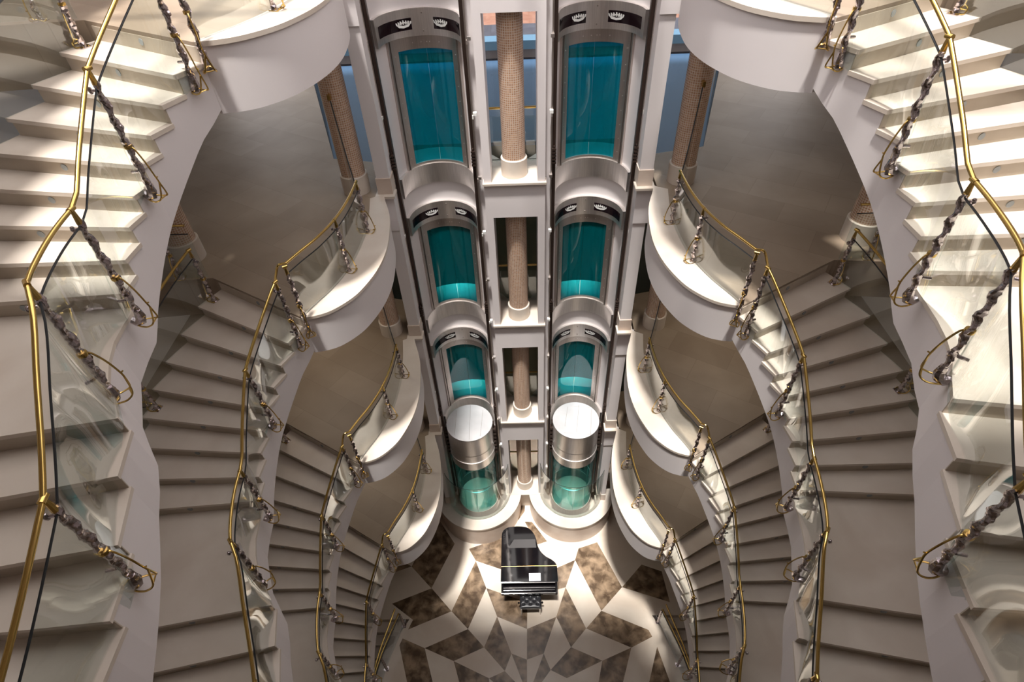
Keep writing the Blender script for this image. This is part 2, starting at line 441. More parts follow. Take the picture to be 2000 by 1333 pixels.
def make_stair_railing(s):
    root = empty('stair_railing', (0, 0, 0))
    PO = [(0.75, 2.99, 5.53, 0.75), (4.68, 3.28, 4.64, 0.14), (8.14, 3.26, 3.69, -0.53), (8.8, 3.08, 2.84, -0.56), (11.4, 2.71 + 0.035 * s, 1.69, -1.20),
          (14.2, 2.63, 0.62, -1.68), (16.8, 2.77, -0.22, -2.15), (19.0, 2.84, -0.94, -2.52)]
    pos = []
    for u, x, y, z in PO:
        p = Vector((x, y)); t = tang(u); n = Vector((t.y, -t.x))
        if n.x > 0: n = -n
        pos.append((u, p, z, n))
        put_post(root, s * p.x, p.y, z, s * n.x, n.y)
    for (u0, p0, z0, n0), (u1, p1, z1, n1) in zip(pos[:-1], pos[1:]):
        m = 12; top, bot = [], []
        c0, c1 = off(u0, 0), off(u1, 0)
        for i in range(m + 1):
            t = i / m; u = u0 + (u1 - u0) * t
            bow = off(u, 0) - (c0 + (c1 - c0) * t)          # how far the plan curve leaves the chord between two posts
            p = p0 + (p1 - p0) * t + bow * 0.45; z = z0 + (z1 - z0) * t
            q = off(u, -0.03 + 0.09 * math.sin(t * PI))
            top.append((s * p.x, p.y, z)); bot.append((s * q.x, q.y, z - 1.08))
        segment(root, s, top, bottom=bot)
    # short link from the balcony post to the first stair post
    return root
def make_outer_railing(s):
    root = empty('outer_stair_railing', (0, 0, 0))
    us = [0.6, 4.6, 8.3, 8.95, 12, 15, 18.5]
    pos = []
    for u in us:
        p = off(u, WID - 0.10); z = -max(1, math.ceil(u)) * h + RH
        a = angle(u); n = Vector((math.cos(a), math.sin(a))); pos.append((u, p, z)); put_post(root, s * p.x, p.y, z, s * n.x, n.y, True)
    for (u0, p0, z0), (u1, p1, z1) in zip(pos[:-1], pos[1:]):
        top, bot = [], []
        for i in range(9):
            t = i / 8; u = u0 + (u1 - u0) * t; p = off(u, WID - 0.10 + 0.04 * math.sin(t * PI)); z = z0 + (z1 - z0) * t
            q = off(u, WID + 0.02)
            top.append((s * p.x, p.y, z)); bot.append((s * q.x, q.y, z - RH - 0.22))
        segment(root, s, top, bottom=bot)
    return root
def make_guard_railing(s):
    """glass guard along the outer edge of each floor, beside the head of the stairs"""
    root = empty('floor_guard_railing', (0, 0, 0))
    P = [(4.55, 6.68), (4.96, 6.68), (6.1, 6.55), (7.4, 6.4)]
    for x, y in P[1:]: put_post(root, s * x, y, RH, 0, -1, True)
    for a, b in zip(P[:-1], P[1:]):
        top = [(s * (a[0] + (b[0] - a[0]) * i / 4), a[1] + (b[1] - a[1]) * i / 4, RH) for i in range(5)]
        segment(root, s, top, bottom=[(x, y - 0.03, 0.02) for x, y, z in top])
    return root
def make_balcony_railing(s):
    root = empty('balcony_railing', (0, 0, 0))
    C = [Vector(p) for p in catmull([Vector(p) for p in GL], 6)]
    def near(y): return min(range(len(C)), key=lambda i: abs(C[i].y - y))
    idx = [near(7.74), near(6.72), len(C) - 1]
    for j, i in enumerate(idx):
        p = C[i]; t = (C[min(i + 1, len(C) - 1)] - C[max(i - 1, 0)]).normalized(); n = Vector((t.y, -t.x))
        if n.x > 0: n = -n
        if j == 2: n = Vector((-0.5, -0.86)); put_post(root, s * 2.855, 5.635, RH + 0.02, s * n.x, n.y, False)
        else: put_post(root, s * p.x, p.y, RH, s * n.x, n.y, True)
    for a, b in zip(idx[:-1], idx[1:]):
        top = [(s * C[i].x, C[i].y, RH) for i in range(a, b + 1)]
        segment(root, s, top, bottom=[(s * (C[i].x + 0.02), C[i].y, 0.012) for i in range(a, b + 1)])
    # curved glass wing sweeping up to the column
    i0 = idx[0]; n = 12
    W0 = Vector((2.84, 8.86)); W1 = C[i0]
    A, B = [], []
    for i in range(n + 1):
        t = i / n; p = W0 + (W1 - W0) * t; z = 0.72 + 1.0 * (1 - t) ** 2.2
        A.append((s * p.x, p.y, 0.012)); B.append((s * p.x, p.y, z))
    g = MB(); g.ribbon(A, B, 0.010 * s); go = g.build('glass_panel', 'glass', root, smooth=True)
    e = MB(); e.tube(B, 0.009, 6); tag(e.build('edge_seal', 'black', go, smooth=True), 'black rubber edge seal')
    e = MB(); e.box(-0.02, 0.02, -0.05, 0.04, -0.04, 0.04); c = e.build('wall_clamp', 'gold', root); c.location = (s * W0.x, W0.y, 1.72)
    # handrail link from last balcony post round to the stair post
    p = C[-1]; q = Vector((2.99, 5.53))
    hr = MB(); hr.tube(catmull([Vector((s * p.x, p.y, RH + 0.0)), Vector((s * (p.x + 0.05), p.y - 0.06, RH + 0.03)), Vector((s * (q.x - 0.02), q.y + 0.12, RH - 0.02)), Vector((s * q.x, q.y, 0.75))], 4), 0.016, 8)
    hr.build('handrail', 'gold', root, smooth=True)
    return root

def make_balcony(s):
    """curved edge of each floor: plaster fascia below, cream coping on top"""
    root = empty('balcony', (0, 0, 0))
    E = EDGEC
    out = [off(0, WID)]
    n0 = off(0, 0)
    poly = [(s * x, y) for x, y in E] + [(s * (n0.x + 0.3), n0.y + 0.18), (s * 3.0, 6.6), (s * 2.9, 8.92)]
    b = MB(); b.prism(poly, -0.66, -0.035); b.build('fascia', 'plaster', root, smooth=True)
    n = len(E); A, B = [], []
    c = MB()
    G = [Vector(p) for p in catmull([Vector(p) for p in GL], 6)]
    EE = [Vector(p) for p in E]
    ov = []
    for i in range(n):
        t = (EE[min(i + 1, n - 1)] - EE[max(i - 1, 0)]).normalized(); nn = Vector((t.y, -t.x))
        if nn.x > 0: nn = -nn
        ov.append(EE[i] + nn * 0.022)
    poly = [(s * p.x, p.y) for p in ov] + [(s * (p.x + 0.06), p.y) for p in G[::-1]]
    c.prism(poly, -0.033, 0.012); c.build('coping', 'stone', root)
    return root

# ------------------------------------------------------------------ build both sides on four levels
for s in (1, -1):
    set_side(s)
    st = make_stair(s); ra = make_stair_railing(s); ou = make_outer_railing(s); gu = make_guard_railing(s); br = make_balcony_railing(s); ba = make_balcony(s)
    sd = SIDE[s]
    for k in (5, 4, 3, 2):
        def inst(o):
            c = o if k == 5 else copy_tree(o, None, o.name.split('.')[0])
            c.location.z = F(k) if k != 5 else F(5)
            return c
        for o, lab, cat, grp in ((st, 'cream marble staircase curving down on the %s from the %s balcony', 'staircase', 'curved marble staircases'),
                            (ra, 'gold-railed glass balustrade, atrium edge of the %s staircase below the %s balcony', 'railing', 'stair balustrades'),
                            (ou, 'glass balustrade, wall side of the %s staircase below the %s balcony', 'railing', 'outer stair balustrades'),
                            (gu, 'straight glass guard behind the %s stair head on the %s floor', 'railing', 'floor edge guards'),
                            (br, 'curved glass railing with gold handrail standing on the %s side, %s balcony', 'railing', 'balcony railings'),
                            (ba, 'white curved balcony edge with cream coping on the %s, %s in view', 'balcony', 'curved balconies')):
            c = inst(o); tag(c, lab % (sd, LEVW[k]), cat, grp)
    # move originals up last
for o in (proto_long, proto_short):
    for ch in list(o.children): bpy.data.objects.remove(ch)
    bpy.data.objects.remove(o)

# ------------------------------------------------------------------ floors
ZG = -1.0
for s in (1, -1):
    for k in (5, 4, 3, 2, 1):
        n0 = off(0, 0); q0 = off(0, WID)
        poly = [(2.93, 5.74)] + [(n0.x, n0.y), (q0.x, q0.y), (4.5, 6.66), (7.6, 6.32), (7.6, 15.2), (5.06, 15.2), (3.55, 10.38), (2.40, 10.1), (2.40, 8.94)]
        G = [tuple(p) for p in catmull([Vector(p) for p in GL], 3)]
        poly = poly + [(x + 0.06, y) for x, y in G]
        if k == 1: poly = [(4.6, 8.7), (7.6, 8.7), (7.6, 15.2), (2.4, 15.2), (2.4, 9.4), (3.2, 9.0)]
        z = F(k) if k > 1 else ZG + 0.9
        b = MB(); b.prism([(s * x, y) for x, y in poly], z - 0.64, z)
        if k > 1: struct(b.build('floor', 'floor'))
# landing slab behind the core
for k in (5, 4, 3, 2, 1):
    z = F(k) - (0.1 if k == 1 else 0)
    b = MB()
    b.box(XC - 0.68, XC + 0.68, 10.02, 10.12, z - 0.5, z)
    for s in (1, -1):
        cx = XC + s * 1.385
        b.arc(cx, 9.42, 0.76, 1.32, z - 0.4, z, math.radians(20), math.radians(160), 20)
    struct(b.build('floor', 'stone'))

# ------------------------------------------------------------------ core wall between and around the lifts
CY = 9.42; NR = 0.70
for k in (5, 4, 3, 2, 1):
    z = F(k) - (0.1 if k == 1 else 0); zt = F(k + 1)
    if k == 5: zt = 17.2
    b = MB()
    # centre bay: two jambs and the lintel
    for s in (1, -1):
        x0, x1 = XC + s * 0.41, XC + s * 0.545
        b.box(min(x0, x1), max(x0, x1), 9.22, 9.95, z, zt)
        x0, x1 = XC + s * 0.545, XC + s * 0.64
        b.box(min(x0, x1), max(x0, x1), 9.36, 10.05, z, zt)
    b.box(XC - 0.41, XC + 0.41, 9.22, 9.36, z + 2.69, zt)
    b.box(XC - 0.41, XC + 0.41, 9.36, 10.0, zt - 0.3, zt)
    struct(b.build('wall_centre', 'plaster'))
    b = MB(); b.box(XC - 0.565, XC + 0.565, 9.17, 10.08, z - 0.035, z + 0.004)
    struct(b.build('trim_1', 'stone'))
    for s in (1, -1):
        # outer pier
        b = MB(); xa, xb = XC + s * 2.13, XC + s * 2.36
        b.box(min(xa, xb), max(xa, xb), 8.95, 9.95, z + 0.30, zt)
        xa, xb = XC + s * 2.10, XC + s * 2.13
        b.box(min(xa, xb), max(xa, xb), 9.40, 10.0, z, zt)
        if k > 1:
            xa, xb = XC + s * 2.12, XC + s * 2.75
            b.box(min(xa, xb), max(xa, xb), 8.93, 9.0, z - 0.74, z - 0.036)
        struct(b.build('wall_pier', 'plaster'))
        b = MB(); xa, xb = XC + s * 2.115, XC + s * 2.375
        b.box(min(xa, xb), max(xa, xb), 8.93, 9.96, z, z + 0.30); struct(b.build('baseboard_pier', 'beige'))
        b = MB(); xa, xb = XC + s * 2.08, XC + s * 2.42
        b.box(min(xa, xb), max(xa, xb), 8.84, 9.1, z - 0.035, z + 0.006); struct(b.build('trim_2', 'stone'))
        # niche wall
        cx = XC + s * 1.385
        b = MB(); r = math.radians
        zlow = (F(k - 1) + 2.60) if k > 2 else ((2.5) if k == 2 else z)
        if k > 1:
            b.arc(cx, CY, NR, NR + 0.05, zlow, F(k) - 0.385, r(-3), r(183), 28)
        if k == 5: b.arc(cx, CY, NR, NR + 0.05, z - 0.385, 17.2, r(-3), r(183), 28)
        else:
            b.arc(cx, CY, NR, NR + 0.05, z, z + 2.2, r(-3), r(37), 8)
            b.arc(cx, CY, NR, NR + 0.05, z, z + 2.2, r(143), r(183), 8)
        struct(b.build('wall_niche', 'plaster', smooth=True))

# ------------------------------------------------------------------ lift landing doors
def make_lift_door(cx):
    root = empty('lift_door', (0, 0, 0)); r = math.radians
    b = MB()
    b.arc(cx, CY, NR - 0.03, NR + 0.03, -0.0, 2.2, r(37), r(49), 8); b.arc(cx, CY, NR - 0.03, NR + 0.03, -0.0, 2.2, r(131), r(143), 8)
    b.arc(cx, CY, NR - 0.03, NR + 0.03, 2.0, 2.2, r(37), r(143), 24); b.arc(cx, CY, NR - 0.03, NR + 0.03, 0, 0.05, r(37), r(143), 24)
    for a in (33, 147):
        b.arc(cx, CY, NR - 0.045, NR - 0.0, 0, 2.2, r(a - 1.3), r(a + 1.3), 2)
    for a in (36, 144):
        b.arc(cx, CY, NR - 0.06, NR - 0.0, 0, 2.2, r(a - 0.7), r(a + 0.7), 2)
    b.build('frame', 'steel_dark', root, smooth=True)
    for a in (40, 140):
        rv = MB()
        for j in range(6): rv.lathe([(0, 0), (0.008, 0), (0.006, 0.006), (0, 0.008)], 0, 0, 8)
    bo = MB()
    for a in (42, 138):
        for j in range(8):
            z = 0.2 + j * 0.25; aa = r(a); rr = NR - 0.034
            bo.tube([(cx + rr * math.cos(aa), CY + rr * math.sin(aa), z), (cx + (rr - 0.008) * math.cos(aa), CY + (rr - 0.008) * math.sin(aa), z)], 0.008, 6)
    for a in (70, 84, 88, 96, 108):
        aa = r(a); rr = NR - 0.034
        bo.tube([(cx + rr * math.cos(aa), CY + rr * math.sin(aa), 2.1), (cx + (rr - 0.008) * math.cos(aa), CY + (rr - 0.008) * math.sin(aa), 2.1)], 0.008, 6)
    bo.build('bolts', 'steel', root)
    for a0, a1 in ((49, 89.8), (90.2, 131)):
        b = MB(); b.arc(cx, CY, NR - 0.006, NR + 0.006, 0.05, 2.0, r(a0), r(a1), 14)
        tag(b.build('door_leaf', 'teal', root, smooth=True), 'curved teal glass door leaf')
    hd = MB(); hd.arc(cx, CY, NR - 0.06, NR + 0.04, 2.2, 2.6, r(2), r(178), 32)
    ho = hd.build('header_band', 'steel', root, smooth=True)
    for a0, a1, ac in ((14, 74, 62), (106, 166, 118)):
        b = MB(); b.arc(cx, CY, NR - 0.066, NR - 0.055, 2.30, 2.47, r(a0), r(a1), 16)
        po = b.build('display_panel', 'panel', ho, smooth=True)
        # white ornamental mark near the inner end of the panel
        w = MB(); R = NR - 0.069
        def pt(da, dz): aa = r(ac + da * 1.25); return (cx + R * math.cos(aa), CY + R * math.sin(aa), 2.38 + dz * 1.35)
        def patch(pp):
            w.add([pt(*q) for q in pp], [tuple(range(len(pp)))])
        patch([(-9, 0.012), (-6, -0.022), (0, -0.034), (6, -0.022), (9, 0.012), (5, 0.002), (0, -0.008), (-5, 0.002)])
        for d in (-8, -5.5, -3, 0, 3, 5.5, 8):
            patch([(d - 1.0, 0.004), (d + 1.0, 0.004), (d + 0.8 + d * 0.12, 0.052 - abs(d) * 0.002), (d - 0.8 + d * 0.12, 0.048 - abs(d) * 0.002)])
        patch([(-5, 0.018), (5, 0.018), (4, 0.030), (-4, 0.030)])
        wo = w.build('emblem', 'white', None); wo.parent = ho
    for a in (86, 94):
        aa = r(a); rr = NR - 0.061
    kb = MB()
    for z in (2.27, 2.53):
        aa = r(90); rr = NR - 0.061
        kb.tube([(cx + rr * math.cos(aa), CY + rr * math.sin(aa), z), (cx + (rr - 0.012) * math.cos(aa), CY + (rr - 0.012) * math.sin(aa), z)], 0.012, 8)
    kb.build('screw_cap', 'steel_dark', ho)
    b = MB(); b.arc(cx, CY, NR - 0.05, NR + 0.04, -0.385, 0.0, r(2), r(178), 32)
    b.build('sill_band', 'steel', root, smooth=True)
    return root
for s in (1, -1):
    cx = XC + s * 1.385
    d0 = make_lift_door(cx)
    for k in (4, 3, 2, 1):
        d = d0 if k == 4 else copy_tree(d0, None, 'lift_door')
        d.location.z = F(k) - (0.1 if k == 1 else 0)
        nm = {4: 'topmost in view', 3: 'second from the top', 2: 'directly above the lift car roof', 1: 'at the bottom behind the lift car'}[k]
        tag(d, 'curved teal glass door with steel header in the %s lift shaft, %s' % (SIDE[s], nm), 'lift door', 'lift landing doors')
    # guide rails
    for t, xr, yr in (('inner', cx - s * 0.69, 9.30), ('outer', cx + s * 0.70, 9.26)):
        root = empty('lift_guide_rail', (0, 0, 0), label='long brown steel guide rail on the %s side of the %s lift shaft' % ('inner' if t == 'inner' else 'outer', SIDE[s]), cat='rail', group='lift guide rails')
        b = MB(); b.box(xr - 0.028, xr + 0.028, yr, yr + 0.09, 0.0, 17.1); b.build('rail_beam', 'rail', root)
        b = MB(); q = 1 if (t == 'outer') == (s == 1) else -1
        b.box(xr + q * 0.03, xr + q * 0.055, yr - 0.03, yr + 0.05, 0.0, 17.1) if q > 0 else b.box(xr + q * 0.055, xr + q * 0.03, yr - 0.03, yr + 0.05, 0.0, 17.1)
        b.build('side_strip', 'steel_dark', root)
        j = 0
        for z in [1.2 + 1.133 * i for i in range(14)]:
            b = MB(); b.box(xr - 0.012 + q * 0.07, xr + 0.045 + q * 0.07, yr - 0.07, yr - 0.0, z, z + 0.05); b.box(xr - 0.01 + q * 0.05, xr + 0.01 + q * 0.05, yr - 0.05, yr, z - 0.06, z)
            b.build('bracket', 'white' if j % 2 else 'steel', root); j += 1
            if j % 3 == 0:
                b = MB()
                b.box(xr - 0.01, xr + 0.01, yr - 0.05, yr, z + 0.24, z + 0.56)
                for m in range(5):
                    b.box(xr - 0.035, xr + 0.035, yr - 0.06, yr - 0.02, z + 0.25 + m * 0.06, z + 0.28 + m * 0.06)
                b.build('roller_stack', 'rail', root)
    # lift car
    root = empty('lift_car', (cx, 9.22, 0), label='cylindrical glass lift car with shiny steel roof in the %s shaft' % SIDE[s], cat='lift', group='round lift cars')
    R = 0.60; r = math.radians
    b = MB(); b.lathe([(0, 3.40), (R, 3.40)], 0, 0, 64); b.lathe([(R, 3.40), (R, 3.36), (0.3, 3.36)], 0, 0, 64)
    ro = b.build('roof', 'steel_roof' if 'steel_roof' in MT else 'steel', root, smooth=False)
    b = MB()
    if s == 1: lines = [(-0.30, -0.2, -0.18, 0.45), (-0.02, -0.42, 0.12, 0.5), (0.33, -0.48, 0.44, 0.36), (-0.34, -0.40, 0.38, -0.47), (-0.1, 0.47, 0.4, 0.40)]
    else: lines = [(-0.36, -0.4, -0.36, 0.42), (0.02, -0.55, 0.0, 0.58), (0.30, -0.45, 0.34, 0.42)]
    for x0, y0, x1, y1 in lines: b.tube([(x0, y0, 3.4005), (x1, y1, 3.4005)], 0.003, 4)
    b.build('panel_joint', 'steel_dark', ro)
    b = MB(); b.lathe([(R, 3.40), (R, 2.72)], 0, 0, 64); b.lathe([(R - 0.006, 2.72), (R - 0.006, 2.70)], 0, 0, 64); b.lathe([(R, 2.70), (R, 2.40), (R + 0.012, 2.40), (R + 0.012, 2.34), (R, 2.34), (R, 2.08), (R - 0.05, 2.08), (R - 0.05, 3.36)], 0, 0, 64)
    b.build('head_band', 'steel', root, smooth=True)
    b = MB(); b.lathe([(R - 0.02, 2.08), (R - 0.02, -0.12)], 0, 0, 64, r(150), r(390)); b.build('glass_wall', 'teal_car', root, smooth=True)
    b = MB(); b.lathe([(0, -0.12), (R - 0.01, -0.12), (R - 0.01, -0.16)], 0, 0, 48); b.build('car_floor', 'beige', root)
    b = MB(); b.lathe([(R, -0.13), (R, -0.42), (R - 0.05, -0.46), (0, -0.46)], 0, 0, 64); b.build('skirt', 'steel', root, smooth=True)
    b = MB()
    for a in (150, 195, 235, 270, 305, 345, 390): b.tube([((R - 0.03) * math.cos(r(a)), (R - 0.03) * math.sin(r(a)), -0.12), ((R - 0.03) * math.cos(r(a)), (R - 0.03) * math.sin(r(a)), 0.88)], 0.008, 6)
    pts = [((R - 0.06) * math.cos(r(a)), (R - 0.06) * math.sin(r(a)), 0.88) for a in range(150, 395, 8)]
    b.tube(pts, 0.014, 8); b.build('grab_rail', 'steel', root, smooth=True)
    for sx in (-1, 1):
        b = MB(); b.box(sx * 0.60 - 0.03, sx * 0.60 + 0.03, 0.0, 0.12, -0.3, 3.3)
        for m in range(7): b.box(sx * 0.625 - 0.045, sx * 0.625 + 0.045, -0.06, 0.08, 2.1 + m * 0.16, 2.19 + m * 0.16)
        b.build('guide_shoe', 'rail', root)
    # podium and curved guard glass
    pr = empty('lift_podium', (cx, 9.32, 0), label='round white-topped stone podium around the foot of the %s lift' % SIDE[s], cat='podium', group='round lift podiums')
    b = MB(); b.arc(0, 0, 0.86, 1.27, -0.16, -0.10, r(180), r(360), 48); b.build('top_ring', 'stone', pr)
    b = MB(); b.arc(0, 0, 0.88, 1.245, ZG, -0.16, r(180), r(360), 48); b.build('base_drum', 'beige', pr, smooth=True)
    b = MB(); b.lathe([(0, ZG + 0.05), (0.88, ZG + 0.05)], 0, 0, 40); b.build('pit_floor', 'beige', pr)
    gr = empty('lift_guard_glass', (cx, 9.32, 0), label='tall curved clear glass guard standing on the %s lift podium' % SIDE[s], cat='glass guard', group='lift guard glasses')
    ga, gb = (187, 336) if s == 1 else (204, 353)
    b = MB(); b.arc(0, 0, 0.93, 0.945, -0.10, 1.5, r(ga), r(gb), 48); b.build('glass_panel', 'glass_low', gr, smooth=True)
    b = MB(); b.tube([(0.938 * math.cos(r(a)), 0.938 * math.sin(r(a)), 1.503) for a in range(ga, gb + 1, 4)], 0.006, 6); b.build('edge_seal', 'black', gr)
# white link between the podiums, and side blocks
b = MB(); b.box(XC - 0.5, XC + 0.5, 9.325, 10.1, ZG, -0.105); struct(b.build('wall_podium', 'stone'))
for s in (1, -1):
    b = MB(); xa, xb = XC + s * 2.67, XC + s * 4.3
    b.box(min(xa, xb), max(xa, xb), 9.33, 9.6, ZG, -0.17); struct(b.build('wall_plinth', 'beige'))

# ------------------------------------------------------------------ mosaic columns
def column(x, y, k, label, grp, r=0.205):
    z = F(k) - (0.1 if k == 1 else 0); top = F(k + 1) - 0.66 if k < 5 else 17.2
    if abs(x - XC) < 0.1: top = F(k + 1) - 0.31 if k < 5 else 17.2
    root = empty('mosaic_column', (0, 0, 0), label=label, cat='column', group=grp)
    b = MB(); b.lathe([(r, z + 0.30), (r, top)], x, y, 40); b.build('shaft', 'mosaic', root, smooth=True, uv=(x, y, r))
    b = MB(); b.lathe([(r + 0.03, z), (r + 0.03, z + 0.325), (r + 0.02, z + 0.335), (r - 0.01, z + 0.335)], x, y, 40); b.build('base_ring', 'stone', root, smooth=True)
for k in (4, 3, 2, 1):
    w = {4: 'topmost opening', 3: 'second opening down', 2: 'third opening down', 1: 'lowest opening by the podiums'}[k]
    column(XC, 9.55, k, 'brown mosaic column in the opening between the lifts, %s' % w, 'centre columns')
    if k > 1:
        for s in (1, -1):
            column(s * 2.84, 9.12, k, 'brown mosaic column beside the %s lift pier on the %s balcony' % (SIDE[s], LEVW[k]), 'side columns')
            column(s * 5.05, 7.20, k, 'brown mosaic column standing behind the %s stair head on the %s floor' % (SIDE[s], LEVW[k]), 'rear columns')
    # rear balustrade in the centre bay
    z = F(k) - (0.1 if k == 1 else 0)
    br = empty('rear_guard_rail', (0, 0, 0), label='short gold rail over glass behind the column, %s' % w, cat='railing', group='rear guard rails')
    b = MB(); b.tube([(XC - 0.42, 10.03, z + 1.0), (XC + 0.42, 10.03, z + 1.0)], 0.022, 8); b.build('handrail', 'gold', br, smooth=True)
    b = MB(); b.box(XC - 0.41, XC + 0.41, 10.03, 10.04, z + 0.005, z + 0.85); b.build('glass_panel', 'glass_low', br)

# ------------------------------------------------------------------ rear glazing, terrace and shell
for s in (1, -1):
    for k in (4, 3, 2, 1):
        z = F(k)
        b = MB()
        A = [(s * 2.42, 10.12, z), (s * 3.55, 10.38, z), (s * 5.06, 15.1, z)]; B = [(x, y, z + 2.72) for x, y, _ in A]
        b.ribbon(A, B, 0.012 * s); o = b.build('window_%d' % (k + (0 if s == 1 else 4)), 'blue'); struct(o)
b = MB(); b.box(-2.4, 2.4, 10.85, 10.862, F(4) + 0.0, F(4) + 2.8); struct(b.build('window_9', 'blue'))
b = MB(); b.box(-9, 9, 10.9, 16.4, F(4) - 0.10, F(4) - 0.02); struct(b.build('floor_terrace', 'pool'))
b = MB(); b.box(-9, 9, 16.4, 16.9, F(4) - 0.1, F(4) + 0.25); struct(b.build('trim_3', 'bar'))
b = MB(); b.box(-9, -2.45, 10.15, 10.9, F(4) - 0.10, F(4) - 0.02); b.box(2.45, 9, 10.15, 10.9, F(4) - 0.10, F(4) - 0.02); struct(b.build('floor_terrace', 'pool'))
b = MB(); b.box(-9, 9, 15.75, 16.4, F(4) - 0.1, F(4) + 0.03); struct(b.build('trim_shade', 'rail'))  # shade in front of the kerb, put in as a dark-coloured strip
b = MB(); b.box(-9, 9, 16.9, 18.9, F(4) - 0.1, F(4) + 0.0); struct(b.build('floor_deck', 'deck'))
b = MB(); b.box(-9, 9, 18.9, 26, F(4) - 0.1, F(4) + 0.0); struct(b.build('floor_paving', 'brick'))
b = MB(); b.box(-7.6, 7.6, 12.6, 12.75, -3.5, F(4) - 0.12); struct(b.build('wall_rear', 'olive'))
for s in (1, -1):
    b = MB(); xa, xb = s * 7.6, s * 7.8; b.box(min(xa, xb), max(xa, xb), -5, 15.3, -3.5, 17.4); struct(b.build('wall_' + SIDE[s], 'plaster'))
b = MB(); b.box(-7.8, 7.8, -5.2, -5.0, -3.5, 17.4); struct(b.build('wall_front', 'plaster'))
b = MB()
ox, oy0, oy1 = 4.65, 1.4, 9.0
b.box(-2.6, 2.3, oy0, 2.5, 17.2, 17.4)  # unseen roof section, added to keep sun off the near hall floor
b.box(-ox, -2.6, oy0, 2.85, 17.2, 17.4)  # unseen roof section, added to keep the left landing out of the sun
b.box(-7.8, -ox, -5.2, 10.2, 17.2, 17.4); b.box(ox, 7.8, -5.2, 10.2, 17.2, 17.4); b.box(-ox, ox, -5.2, oy0, 17.2, 17.4); b.box(-ox, ox, oy1, 10.2, 17.2, 17.4)
struct(b.build('ceiling', 'plaster'))
b = MB(); b.box(-9.5, 9.5, 10.25, 13.8, 17.2, 17.4); struct(b.build('ceiling_sky_blocker', 'plaster'))  # unseen slab over the terrace, added to hold back sky light
b = MB(); b.box(-9.5, 9.5, 26.0, 26.3, F(4) - 0.1, 22.0); struct(b.build('wall_opposite', 'olive'))  # unseen facade, put in to cut the low sky light
b = MB()
for i in range(4): y = oy0 + (oy1 - oy0) * (i + 1) / 5; b.box(-ox, ox, y - 0.05, y + 0.05, 17.2, 17.35)
for x in (-3.5, -1.75, 0, 1.75, 3.5): b.box(x - 0.05, x + 0.05, oy0, oy1, 17.2, 17.36)
struct(b.build('ceiling_glazing_bars', 'plaster'))
# far-side floors where the flights land
for k in (4, 3, 2):
    b = MB(); b.box(-7.6, 7.6, -5.0, -1.35, F(k) - 0.4, F(k)); struct(b.build('floor', 'floor'))

# ------------------------------------------------------------------ ground floor with star inlay
DARK = [[(-0.9,5.98),(-1.23,5.21),(-0.68,4.64),(-0.51,5.05)],[(-1.55,7.56),(-1.22,6.76),(-1.68,5.67),(-2.16,6.14)],[(-1.22,6.76),(-0.9,5.98),(-0.09,5.65),(-0.07,6.35)],[(-1.68,5.67),(-1.23,5.21),(-2.01,4.89),(-2.8,5.21)],[(-2.77,6.78),(-2.16,6.14),(-3.3,5.68),(-3.2,5.93),(-3.84,6.37)],[(-2.21,8.1),(-2.78,6.78),(-3.42,7.42),(-3.18,8.13),(-2.7,8.82)],[(-1.77,7.93),(-1.55,7.56),(-0.49,7.18),(-0.26,8.42),(-1.02,8.2)],[(-3.42,5.46),(-2.8,5.21),(-2.51,4.41),(-3.16,4.41),(-3.48,5.29)],[(-2.01,4.89),(-1.08,4.48),(-1.06,4.23),(-1.83,4.39)],[(-0.68,4.64),(-1.08,4.48),(-0.75,4.22),(-0.37,4.34)],[(-0.51,5.05),(-0.11,4.9),(-0.12,4.25),(-0.23,4.38)],[(-3.87,7.27),(-3.42,7.43),(-3.62,7.53),(-3.8,7.53)],[(-0.09,5.65),(0.71,5.95),(0.33,5.04),(-0.11,4.9)],[(0.71,5.95),(1.02,6.74),(1.49,5.64),(1.05,5.18)],[(1.48,7.88),(2.05,8.06),(2.6,6.72),(1.95,6.09),(1.35,7.53)],[(1.95,6.09),(3.14,5.58),(3.21,5.41),(2.62,5.15),(1.49,5.64)],[(1.05,5.18),(1.83,4.85),(0.89,4.46),(0.49,4.65)],[(2.6,6.72),(3.25,7.36),(3.79,7.15),(3.85,6.29)],[(1.02,6.74),(1.35,7.53),(0.77,7.29),(0.73,6.68)],[(1.83,4.85),(2.62,5.15),(2.29,4.35),(1.68,4.36)],[(3.29,5.16),(3.46,4.34),(2.94,4.34)],[(0.49,4.65),(0.33,5.04),(0.04,4.38),(0.25,4.37)],[(-0.28,9.74),(-0.05,9.73),(-0.09,9.13),(-0.29,8.83)],[(-0.09,8.77),(0.13,8.76),(0.56,8.12),(0.27,8.03)]]
b = MB()
EDG = [(2.9, 6.2), (3.30, 5.95), (3.50, 5.60), (3.66, 5.15), (3.80, 4.70), (3.92, 4.2), (4.0, 3.6), (4.0, 2.5), (3.8, 1.0), (3.5, -1.0)]
hall = [(x, y) for x, y in EDG] + [(3.5, -5.0)] + [(-3.5, -5.0)] + [(-x, y) for x, y in EDG[::-1]]
b.prism([(x, y) for x, y in hall], ZG - 0.3, ZG)
b.prism([(-7.6, 6.2), (7.6, 6.2), (7.6, 9.6), (-7.6, 9.6)], ZG - 0.3, ZG)
for s in (1, -1): b.prism([(s * 3.3, 5.951), (s * 7.6, 5.951), (s * 7.6, 6.2), (s * 2.9, 6.2)], ZG - 0.3, ZG)
for s in (1, -1): b.prism([(s * 5.6, -5), (s * 7.6, -5), (s * 7.6, 6.2), (s * 5.6, 6.2)], ZG - 0.3, ZG)
for P in DARK: b.prism(P, ZG - 0.01, ZG + 0.002, 1)
struct(b.build('floor', ['light', 'dark']))

